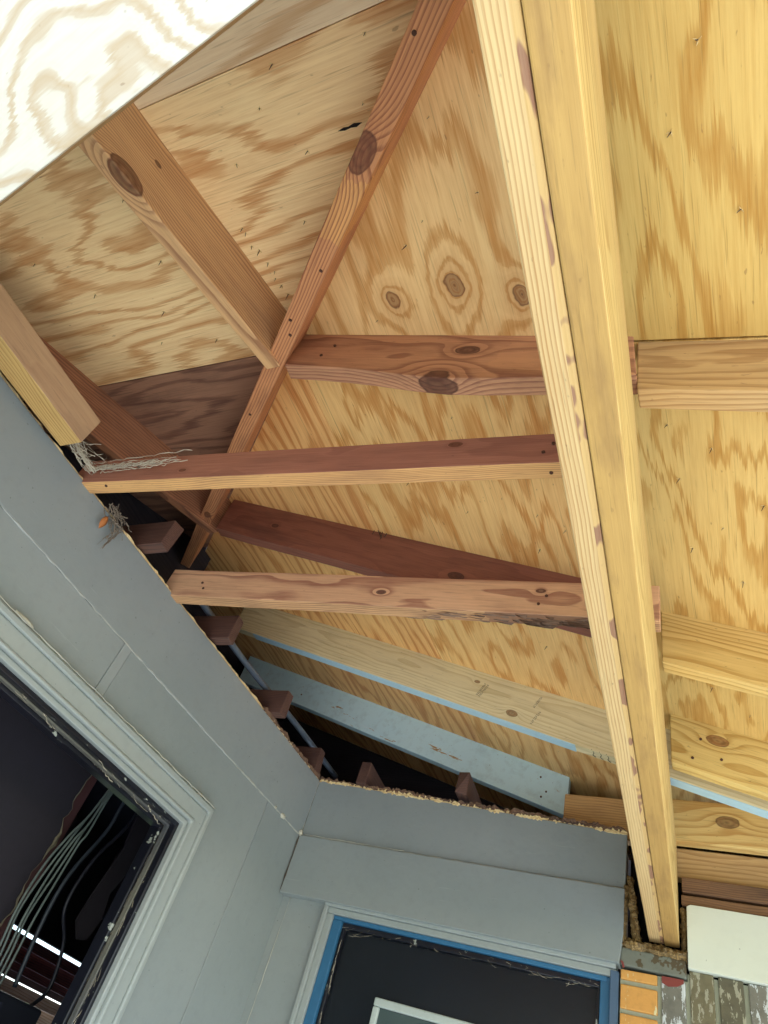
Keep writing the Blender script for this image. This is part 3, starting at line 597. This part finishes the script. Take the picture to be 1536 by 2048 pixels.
# rotten pocket
def lumpy(nm, p0, p1, w, h, mat, label, seed, parent=None):
    rnd = random.Random(seed); bm = bmesh.new(); p0, p1 = Vector(p0), Vector(p1); d = p1-p0; L = d.length; M = frame(p0, d, (0, -1, 0)); n = int(L/.003); prev = None; m = 10
    for i in range(n+1):
        x = L*i/n; ring_ = []
        for k in range(m):
            a = 2*math.pi*k/m; q = Vector((x*34, math.cos(a)*1.4+seed, math.sin(a)*1.4)); r = 1+.5*noise.noise(q)+.35*noise.noise(q*3.1)+rnd.uniform(-.09, .09)
            ring_.append(bm.verts.new((x, math.cos(a)*w*r, math.sin(a)*h*r)))
        if prev:
            for k in range(m): bm.faces.new((prev[k], prev[(k+1) % m], ring_[(k+1) % m], ring_[k]))
        prev = ring_
    o = mesh_obj(nm, bm, mat, M, parent); return tag(o, label, 'rotten wood') if label else o
pk = empty('pocket_sill', (-.23, by, .64), 'rotten wood sill and jambs around the pocket that holds the beam end', 'sill')
M_rp = lumber('pocket_rot', (150, 124, 76), (82, 64, 42), freq=240, grime=.7, grimec=(52, 42, 30))
lumpy('rotten_jamb', (-.303, by+.012, .675), (-.302, by+.012, .826), .0095, .020, M_rp, None, 2, pk)
lumpy('rotten_jamb', (-.268, by+.035, .68), (-.292, by+.035, .86), .012, .02, M_rp, None, 3, pk)
lumpy('rotten_jamb', (-.146, by+.03, .66), (-.146, by+.03, .79), .009, .02, M_rp, None, 4, pk)
lumpy('rotten_ledge', (-.312, by+.012, .673), (-.140, by+.012, .667), .013, .024, M_rp, None, 5, pk)
lumpy('rotten_ledge', (-.300, by+.045, .684), (-.140, by+.045, .678), .012, .03, M_rp, None, 6, pk)
M_mor = paint('mortar_grey', (120, 124, 112), (104, 108, 98), dirt=.4, rough=.9, chips=(12, 12, 12), chipc=(84, 74, 54), thr=.6, bumps=3)
o = quadb('mortar_bed', [(-.309, .621), (-.143, .615), (-.143, .658), (-.305, .664)], by-.002, .04, M_mor, pk, .004)
# brick
def brick_mat(name, c, c2, chips, thr=.6):
    return paint(name, c, c2, dirt=.4, rough=.8, chips=(60, 60, 22), chipc=chips, bumps=4, thr=thr)
MB_o = brick_mat('brick_orange', (212, 160, 84), (196, 140, 72), (206, 196, 150), .62)
MB_g = [brick_mat('brick_painted', (92, 92, 84), (124, 122, 110), (190, 196, 196), .53), brick_mat('brick_black', (72, 72, 62), (116, 108, 80), (150, 148, 128), .54)]
M_joint = paint('brick_joint', (164, 168, 148), (150, 154, 134), dirt=.3, rough=.9, bumps=3)
bk = empty('brick_pier', (.2, 2.2, -1.45), 'brick wall with orange stacked bricks beside dark paint splashed upright bricks', 'brick wall')
bm = bmesh.new(); add_box(bm, -.308, -.142, by+.012, by+.046, -1.45, .613); add_box(bm, -.1418, .95, by+.012, by+.046, -1.45, .630); mesh_obj('mortar', bm, M_joint, None, bk)
rnd = random.Random(5); bmo = bmesh.new(); zt = .614
z = .613; first = True
while z > -1.4:
    hh = .024 if first else .056
    x0 = -.307; add_box(bmo, x0, x0+.092, by+.002+rnd.uniform(0, .002), by+.03, z-hh, z-rnd.uniform(0, .001), 3, .0015); z -= hh+.010; first = False
mesh_obj('orange_bricks', bmo, MB_o, None, bk, .003)
x = -.2045; i = 0
while x < .93:
    zz = (.6115 if x < -.15 else .6375-(x+.14)*.024)
    while zz > -1.4:
        bm = bmesh.new(); add_box(bm, x, x+.0575, by+rnd.uniform(0, .003), by+.03, zz-.20, zz, 3, .0015); zz -= .211
        mesh_obj('upright_brick', bm, MB_g[0 if i < 1 or i % 3 == 0 else 1], None, bk, .003)
    x += .068; i += 1
M_red = flat('red_paint', (128, 56, 50), .6)
quadb('red_paint_patch', [(-.203, .596), (-.188, .590), (-.165, .594), (-.150, .603), (-.15, .6115), (-.2035, .6115)], by-.0025, .003, M_red, bk, 0)
quadb('red_paint_patch', [(-.3075, .630), (-.30, .612), (-.296, .616), (-.30, .628)], by-.0045, .003, M_red, bk, 0)
# ------------------------------------------------------------------ interior seen through the window
rm = empty('interior_room', (-2.6, 1.5, -1.45), 'dark interior behind the window with a torn wall panel', 'room')
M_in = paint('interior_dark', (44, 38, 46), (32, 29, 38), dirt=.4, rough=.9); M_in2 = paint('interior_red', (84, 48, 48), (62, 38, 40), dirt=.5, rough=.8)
# torn dark panel in the plane x=-1.9
rnd = random.Random(9); pts = [(-1.0, -1.45)]; zz = -1.45
while zz < .95:
    pts.append((1.626+.022*noise.noise(Vector((zz*7, 0, 0)))+.014*noise.noise(Vector((zz*31, 5, 0))), zz)); zz += .018
pts.append((-1.0, .95)); Mp = frame((-1.9, 0, 0), (0, 1, 0), (1, 0, 0))   # local y = x cross
slab_yz('torn_panel', pts, -1.9, .012, M_in, rm)
M_tear = paint('torn_paper', (120, 116, 96), (96, 88, 72), dirt=.4, rough=.9)
bm = bmesh.new(); q = [Vector((-1.898, y, z)) for y, z in pts[1:-1]]; rr = [max(.0006, .012*noise.noise(Vector((p.z*11, 3, 1)))+.002) for p in q]; tube(bm, q, rr, 5); mesh_obj('torn_paper', bm, M_tear, None, rm)
slab_yz('stud', [(1.58, -1.45), (1.672, -1.45), (1.672, .95), (1.58, .95)], -1.915, .09, M_in2, rm)
slab_yz('hanging_scrap', [(1.86, .36), (1.90, .32), (1.94, .33), (1.96, .40), (1.94, .47), (1.97, .54), (2.05, .64), (2.05, .78), (1.88, .74), (1.90, .60), (1.87, .44)], -1.88, .006, M_in, rm)
box('room_ceiling', -3.02, -1.60, -1.5, 2.36, .95, .97, M_in, rm); box('room_ceiling', -3.02, -1.60, 2.36, 4.2, .95, .97, M_in, rm)
box('room_wall', -3.02, -1.575, 4.2, 4.24, -1.45, 1.04, M_in, rm); box('room_wall', -3.02, -1.575, -1.54, -1.5, -1.45, 1.04, M_in, rm)
box('room_wall', -1.62, -1.58, 2.36, 4.2, -1.45, 1.0, M_in, rm)
# far wall with an opening (Y 2.4..3.6, z .05...487)
for y0, y1, z0, z1 in ((-1.5, 2.45, -1.45, 1.04), (3.35, 4.2, -1.45, 1.04), (2.45, 3.35, .445, 1.04), (2.45, 3.35, -1.45, .02)): box('far_wall', -3.06, -3.02, y0, y1, z0, z1, M_in, rm)
M_pk = lumber('far_pale_boards', (214, 184, 156), (180, 138, 104), freq=100, grime=.1); M_rd = lumber('far_red_boards', (120, 62, 54), (74, 36, 36), freq=120, grime=.3)
fp = empty('far_porch', (-3.6, 3, -1.45), 'reddish and pale boards of another porch glimpsed through the window', 'porch')
box('red_fascia', -3.12, -3.10, 1.8, 4.2, .395, .436, M_rd, fp, axis='y'); box('red_fascia', -3.16, -3.14, 1.8, 4.2, .340, .398, M_rd, fp, axis='y'); box('red_fascia', -3.20, -3.18, 1.8, 4.2, .31, .35, M_rd, fp, axis='y')
for k, (xx, z0, z1, m) in enumerate(((-3.26, .290, .335, M_st), (-3.30, .235, .286, M_pk), (-3.36, .185, .238, M_pk), (-3.42, .150, .19, M_pk))):
    o = box('pale_board' if m is M_pk else 'grey_board', xx-.02, xx, 1.8, 4.2, z0, z1, m, fp, axis='y')
for y in (1.9, 4.1): box('post', -3.5, -3.42, y, y+.08, -1.45, .46, M_rd, fp, axis='z')
# cables
M_cab = flat('cable_grey', (96, 108, 104), .5); M_cab2 = flat('cable_dark', (44, 52, 62), .5); M_cab3 = flat('cable_black', (26, 28, 40), .5)
GC = 'cables hanging inside the window'
def cable(pts, r, mat, label): 
    bm = bmesh.new(); tube(bm, smoothpts(pts, 8), r, 8); tag(mesh_obj('cable', bm, mat, smooth=True), label, 'cable', GC)
for k in range(5):
    dy = (k-2)*.009; e = 1 if k % 2 else -1
    cable([(-1.85-.004*e, 1.735+dy*.3, .93), (-1.85, 1.692+dy*.5, .705), (-1.85-.006*e, 1.673+dy*.9, .603-.01*k), (-1.85, 1.657+dy*1.5, .52), (-1.855, 1.646+dy*2.1, .42), (-1.85-.005*e, 1.634+dy*2.1, .30), (-1.85, 1.652+dy*1.8, .17), (-1.85, 1.67+dy*1.5, -.2), (-1.85, 1.67+dy, -.9)], .0036, M_cab, 'pale grey cable of the bundle of five hanging inside the left window')
cable([(-1.86, 1.80, .93), (-1.85, 1.768, .70), (-1.85, 1.762, .60), (-1.85, 1.718, .467), (-1.85, 1.706, .383), (-1.85, 1.713, .286), (-1.85, 1.738, .15)], .0062, M_cab2, 'thick dark cable just right of the pale cable bundle')
cable([(-1.86, 1.88, .93), (-1.85, 1.840, .67), (-1.85, 1.779, .53), (-1.85, 1.757, .423), (-1.85, 1.768, .354), (-1.85, 1.822, .298), (-1.85, 1.854, .229), (-1.85, 1.86, .17), (-1.85, 1.82, .12)], .0058, M_cab3, 'black cable farthest right inside the window, bending into the dark box')
o = box('junction_box', -1.90, -1.80, 1.54, 1.835, -.06, .128, flat('box_black', (24, 28, 40), .6), None, .008); tag(o, 'black box inside the window where the dark cables end', 'box')
child = bmesh.new(); add_box(child, -.1, .1, -.0535, -.0485, -.07, .07); 
mesh_obj('cover', child, flat('box_cover', (30, 34, 46), .5), Matrix.Identity(4)).parent = o
# bush beyond
def foliage(name, cx, cy, cz, rx, ry, rz, n, size, mat, label, trunk):
    root = empty(name, (cx, cy, -1.45-.1), label, 'tree'); bm = bmesh.new(); rnd = random.Random(3)
    for _ in range(n):
        a = Vector((rnd.gauss(0, 1), rnd.gauss(0, 1), rnd.gauss(0, 1))).normalized()*(rnd.random()**.35); p = Vector((cx+a.x*rx, cy+a.y*ry, cz+a.z*rz))
        u = Vector((rnd.gauss(0, 1), rnd.gauss(0, 1), rnd.gauss(0, 1))).normalized()*size; w = u.cross(Vector((rnd.gauss(0, 1), rnd.gauss(0, 1), rnd.gauss(0, 1)))).normalized()*size*.5
        bm.faces.new([bm.verts.new(p+q) for q in (u, w, -u, -w)])
    mesh_obj('crown', bm, mat, None, root); b2 = bmesh.new(); tube(b2, smoothpts([(cx, cy, -1.6), (cx+.1, cy, -.8), (cx, cy+.1, cz)], 4), [.16-.01*i for i in range(9)], 8); mesh_obj('trunk', b2, trunk, None, root)
M_leaf = NT('leaf'); M_leaf.out(M_leaf.mix(M_leaf.noise(M_leaf.coord(), 2., (1, 1, 1), 2), lin(70, 110, 50), lin(120, 160, 80)), .6); M_leaf = M_leaf.m
foliage('garden_tree', -8.5, 8.0, -1.2, 1.8, 2.6, 1.8, 6000, .07, M_leaf, 'green leafy tree glimpsed beyond the window', M_st)
# ------------------------------------------------------------------ nails, splinters
M_nail = flat('nail_steel', (84, 76, 70), .5, .6); M_spl = flat('splinter_wood', (226, 200, 140), .8)
nbm = bmesh.new(); tube(nbm, [(0, 0, .002), (.001, 0, -.010), (.0016, .0005, -.018)], [.0011, .0010, .0004], 6, 0)
for a in (0, 2.1, 4.4): tube(nbm, [(math.cos(a)*.001, math.sin(a)*.001, .001), (math.cos(a)*.004, math.sin(a)*.004, -.002), (math.cos(a)*.0075, math.sin(a)*.0075, -.0045)], [.0014, .0010, .0002], 4, 1)
nme = bpy.data.meshes.new('nail'); nbm.to_mesh(nme); nbm.free(); nme.materials.append(M_nail); nme.materials.append(M_spl)
sheets = [o for o in SC.objects if o.name.startswith('plywood_sheet')]
bpy.context.view_layer.update()
def nail(x, y, side, sc=1.):
    z = zr(x) if side == 'R' else zl(y); p = Vector((x, y, z+H)); best = None
    for s in sheets:
        if ('right' in s['group']) != (side == 'R'): continue
        q = s.matrix_world.inverted() @ p; vs = [v.co for v in s.data.vertices]
        if min(v.x for v in vs) < q.x < max(v.x for v in vs) and min(v.y for v in vs) < q.y < max(v.y for v in vs): best = (s, q)
    if not best: return
    s, q = best; o = bpy.data.objects.new('nail', nme); SC.collection.objects.link(o); o.parent = s
    o.matrix_basis = Matrix.Translation((q.x, q.y, 0)) @ Matrix.Rotation(random.uniform(0, 6.28), 4, 'Z') @ Matrix.Rotation(random.uniform(-.35, .35), 4, 'X') @ Matrix.Scale(sc*random.uniform(.45, .85), 4)
for x, y in ((-.62, .10), (-.58, .19), (-.50, .27), (-.45, .15), (-.66, .31), (-.40, .06), (-.99, .16), (-1.02, .30), (-1.12, .42), (-1.25, .33), (-1.2, .50), (-1.32, .22), (-1.05, .53), (-.93, .08), (-.72, .17), (-.56, .05)): nail(x, y, 'L')
for k in range(11): nail(-.800+random.uniform(0, .012), .28+k*.022+random.uniform(-.006, .006), 'L', 1.1)
for x, y in ((-.35, .20), (-.42, .36), (-.47, .40), (-.30, .33), (-.6, .55), (.02, .85), (.03, 1.05), (.10, .98), (.06, 1.2), (-.05, .80), (-.03, 1.12), (.12, .75), (-.04, .93), (-.5, .80), (-.62, .95), (-.4, .93), (-.36, 1.08), (-.55, 1.10), (-.7, 1.02), (-.38, 1.20), (-.3, 1.12), (-.5, 1.5), (-.45, 1.62), (-.62, 1.55), (-.75, 1.48), (0, .30), (.08, .42), (.04, .2), (-.02, 1.62), (.06, 1.7)): nail(x, y, 'R')
# long nails that missed, beside the dark rafter and the pale one
M_nb = bmesh.new(); tube(M_nb, [(0, 0, 0), (.001, .0, -.045)], .0013, 6); tube(M_nb, [(.001, 0, -.045), (.0012, 0, -.049)], [.0012, .0003], 6); lnm = bpy.data.meshes.new('long_nail'); M_nb.to_mesh(lnm); M_nb.free(); lnm.materials.append(M_nail)
def lnail(x, y, par, rx, ry):
    o = bpy.data.objects.new('long_nail', lnm); SC.collection.objects.link(o); o.parent = par
    z = zr(x)+H; o.matrix_basis = par.matrix_world.inverted() @ Matrix.Translation((x, y, z)) @ Matrix.Rotation(rx, 4, 'X') @ Matrix.Rotation(ry, 4, 'Y')
rD = [o for o in SC.objects if o.name.startswith('rafter') and 'very dark' in o.get('label', '')][0]
for x, y, a, b in ((-.905, 1.235, .3, .3), (-.890, 1.232, .35, -.5), (-.875, 1.236, .2, .1), (-.86, 1.238, .3, .5)): lnail(x, y, rD, a, b)
for k in range(8): lnail(-1.50+k*.062+random.uniform(-.01, .01), 1.862+k*.0012, rE, random.uniform(-.1, .1), random.uniform(-.25, .25)+.5)

for zz, yy, a in ((1.035, .628, .9), (1.022, .640, 1.25), (1.05, .634, 1.05)):
    o = bpy.data.objects.new('long_nail', lnm); SC.collection.objects.link(o); o.parent = beam; o.matrix_basis = Matrix.Translation(Vector((-.105, yy, zz+H))-beam.location) @ Matrix.Rotation(-a, 4, 'Y')
nh = bmesh.new(); tube(nh, [(0, 0, 0), (.0004, 0, -.0022)], .0036, 10); tube(nh, [(.0004, 0, -.0022), (.0006, 0, -.0030)], [.0034, .0018], 10); nhm = bpy.data.meshes.new('nail_head'); nh.to_mesh(nhm); nh.free(); nhm.materials.append(flat('rust', (92, 62, 48), .8, .3))
def heads(o, pts, face):
    for x, a in pts:
        h = bpy.data.objects.new('nail_head', nhm); SC.collection.objects.link(h); h.parent = o
        h.matrix_basis = (Matrix.Translation((x, a, .0)) if face == 'b' else Matrix.Translation((x, -.0195, a)) @ Matrix.Rotation(math.radians(-90), 4, 'X')) @ Matrix.Rotation(random.uniform(-.3, .3), 4, 'Y')
heads(jB, [(1.215, .004), (.12, -.006)], 'b'); heads(jB, [(1.20, .03), (1.215, .055), (.20, .05)], 'f'); heads(jC, [(1.10, .03), (1.115, .055), (.13, .05), (.145, .03)], 'f')
heads(rF, [(1.63, .03), (1.64, .055), (1.60, .10), (.4, .05)], 'f'); heads(rH, [(.045, .03), (.05, .09), (.11, .05)], 'f'); heads(rA, [(.08, .05), (.09, .09), (.73, .06), (.725, .095)], 'f')
hipo = bpy.data.objects['hip_rafter']; heads(hipo, [(1.02, .008), (1.46, -.009), (1.62, .006), (1.66, -.006), (2.0, .004)], 'b')
# ink stamps on the pale rafter (illegible two-line grade stamps)
M_ink = flat('ink', (92, 84, 74), .9)
def stamp(x, z, rows, s, rot):
    rnd = random.Random(int(x*1000)); bm = bmesh.new()
    for r in range(rows):
        cx = 0
        for k in range(9):
            w = rnd.uniform(.5, .9)*s; y0 = -r*s*1.9
            for (a, b, c, d) in rnd.sample([(0, 0, .22, 1.3), (.6, 0, .8, 1.3), (0, 0, .8, .25), (0, .55, .8, .75), (0, 1.08, .8, 1.3)], 3):
                vs = [bm.verts.new(((cx+a*w), (y0+b*s), 0)) for a, b in ((a, b), (c, b), (c, d), (a, d))]; bm.faces.new(vs)
            cx += s*1.05
    o = mesh_obj('ink_stamp', bm, M_ink, Matrix.Identity(4)); o.parent = rE; o.matrix_basis = Matrix.Translation((x, -.0201, z)) @ Matrix.Rotation(math.radians(90), 4, 'X') @ Matrix.Rotation(rot, 4, 'Z')
stamp(1.165, .052, 2, .0056, math.radians(78)); stamp(1.375, .016, 1, .0056, math.radians(78)); stamp(1.360, .072, 1, .0050, math.radians(78))
bm = bmesh.new()
for k in range(6): tube(bm, smoothpts([(1.57+k*.022+.004*math.sin(k*3), -.020, .002), (1.577+k*.022, -.010, -.0012), (1.572+k*.022, .004, -.0012), (1.58+k*.022, .012, -.0012)], 3), .0010, 4)
o = mesh_obj('saw_mark', bm, M_ink, Matrix.Identity(4)); o.parent = rE; o.matrix_basis = Matrix.Identity(4)
sh_ = [q for q in sheets if 'bold striped' in q['label']][0]; q_ = sh_.matrix_world.inverted() @ Vector((-.489, .177, zl(.177)+H))
bm = bmesh.new(); vs = [bm.verts.new((q_.x+a, q_.y+b, -.0008)) for a, b in ((-.022, -.001), (-.010, -.0035), (-.002, -.002), (.010, -.0045), (.024, -.001), (.012, .003), (.002, .001), (-.010, .002))]; bm.faces.new(vs)
ex = bmesh.ops.extrude_face_region(bm, geom=bm.faces[:]); bmesh.ops.translate(bm, verts=[g for g in ex['geom'] if isinstance(g, bmesh.types.BMVert)], vec=(0, 0, .0012))
o = mesh_obj('split', bm, M_void, Matrix.Identity(4)); o.parent = sh_; o.matrix_basis = Matrix.Identity(4)
# ------------------------------------------------------------------ cobwebs, leaf
M_web = flat('cobweb', (196, 186, 164), .9)
wbm = bmesh.new(); rnd = random.Random(21)
def strand(a, b, r, sag, n=14):
    a, b = Vector(a), Vector(b); pts = []
    for i in range(n+1):
        t = i/n; p = a.lerp(b, t); p += Vector((rnd.gauss(0, 1), rnd.gauss(0, 1), rnd.gauss(0, 1)))*r*1.6; p.z -= sag*4*t*(1-t); pts.append(p)
    tube(wbm, pts, [r*rnd.uniform(.3, 1.5) for _ in pts], 4)
for k in range(22):
    y = .683+rnd.uniform(-.006, .002); z0 = 1.078+rnd.gauss(0, .007)
    strand((-1.40+rnd.uniform(-.01, .05), y, z0), (-1.22+rnd.uniform(-.1, .14), y+.006, z0+rnd.uniform(-.012, .016)), rnd.uniform(.0004, .0013), rnd.uniform(-.002, .008), 22)
for k in range(16): strand((-1.39+rnd.gauss(0, .006), .575, 1.09+rnd.gauss(0, .01)), (-1.39+rnd.gauss(0, .012), .685, 1.075+rnd.gauss(0, .01)), rnd.uniform(.0005, .0016), rnd.uniform(0, .02))
for k in range(26): strand((-1.41+rnd.uniform(0, .02), .56+rnd.uniform(0, .14), 1.06+rnd.uniform(0, .03)), (-1.40+rnd.uniform(0, .05), .58+rnd.uniform(0, .12), 1.06+rnd.uniform(0, .05)), rnd.uniform(.0004, .001), .004, 8)
tag(mesh_obj('cobweb', wbm, M_web), 'dusty pale cobweb stretched between the plate end and the upper joist', 'cobweb')
wbm = bmesh.new()
for k in range(30): strand((-1.405+rnd.gauss(0, .008), .80+rnd.gauss(0, .015), 1.055+rnd.gauss(0, .015)), (-1.398+rnd.gauss(0, .01), .84+rnd.gauss(0, .02), 1.035+rnd.gauss(0, .02)), rnd.uniform(.0006, .002), .002, 8)
for k in range(9): strand((-1.398, .85+rnd.gauss(0, .006), 1.03+rnd.gauss(0, .006)), (-1.392+rnd.gauss(0, .004), .835+rnd.gauss(0, .006), .955+rnd.gauss(0, .01)), rnd.uniform(.0006, .0018), -.004, 12)
tag(mesh_obj('web_debris', wbm, flat('debris', (128, 116, 100), .9)), 'grey clump of webbing and debris hanging over the wall edge', 'debris')
wbm = bmesh.new()
for k in range(34):
    x = rnd.choice([rnd.uniform(-1.15, -.9), rnd.uniform(-1.1, -.45), rnd.uniform(-.62, -.38), rnd.uniform(-.46, -.37)]); z = dt(x, .052)+rnd.gauss(0, .004)
    strand((x, by+.033, z), (x+rnd.gauss(0, .03), by+.040+rnd.uniform(0, .008), z-abs(rnd.gauss(.003, .005))), rnd.uniform(.0002, .0005), .003, 10)
for k in range(22):
    z = rnd.uniform(.1, .58); x = rnd.choice([-1.160, -.372]); strand((x, by+.034, z), (x+rnd.gauss(0, .004), by+.036, z-rnd.uniform(.02, .08)), rnd.uniform(.0003, .0008), .0, 10)
tag(mesh_obj('door_cobweb', wbm, M_web), 'wispy dusty cobweb along the top edge of the black door', 'cobweb')
wbm = bmesh.new()
for k in range(34):
    y = rnd.uniform(.8, 1.56); strand((lx-.02-rnd.uniform(0, .03), y, .588-rnd.uniform(0, .012)), (lx-.02-rnd.uniform(0, .04), y+rnd.uniform(.01, .08), .584-rnd.uniform(0, .016)), rnd.uniform(.0003, .0009), .002, 8)
for k in range(26):
    z = rnd.uniform(.05, .57); strand((lx-.02-rnd.uniform(0, .04), 1.583, z), (lx-.02-rnd.uniform(0, .04), 1.580, z-rnd.uniform(.02, .14)), rnd.uniform(.0003, .0009), .001, 8)
tag(mesh_obj('window_cobweb', wbm, M_web), 'thin dusty cobweb threads along the black window frame', 'cobweb')
bm = bmesh.new(); c = Vector((-1.395, .795, 1.0)); n = 12; ctr = []
for i in range(n+1):
    t = i/n; w = .011*math.sin(math.pi*min(1, t*1.05))**.7*(1-.3*t)
    ctr.append([bm.verts.new(c+Vector((.003*math.cos(t*3), -w+.004*t, .020-.04*t))), bm.verts.new(c+Vector((.007*math.cos(t*2), .004*t, .020-.04*t))), bm.verts.new(c+Vector((.003*math.cos(t*3), w+.004*t, .020-.04*t)))])
for a, b in zip(ctr, ctr[1:]):
    for k in range(2): bm.faces.new((a[k], a[k+1], b[k+1], b[k]))
o = mesh_obj('dead_leaf', bm, flat('leaf_orange', (176, 108, 52), .7), smooth=True); tag(o, 'small orange dead leaf caught in the web on the left wall', 'leaf')
s_ = o.modifiers.new('solid', 'SOLIDIFY'); s_.thickness = .0008
for o in list(SC.objects):
    if o.parent is None and o.type in ('MESH', 'EMPTY') and not o.get('label') and not o.get('kind'): print('UNLABELLED', o.name)
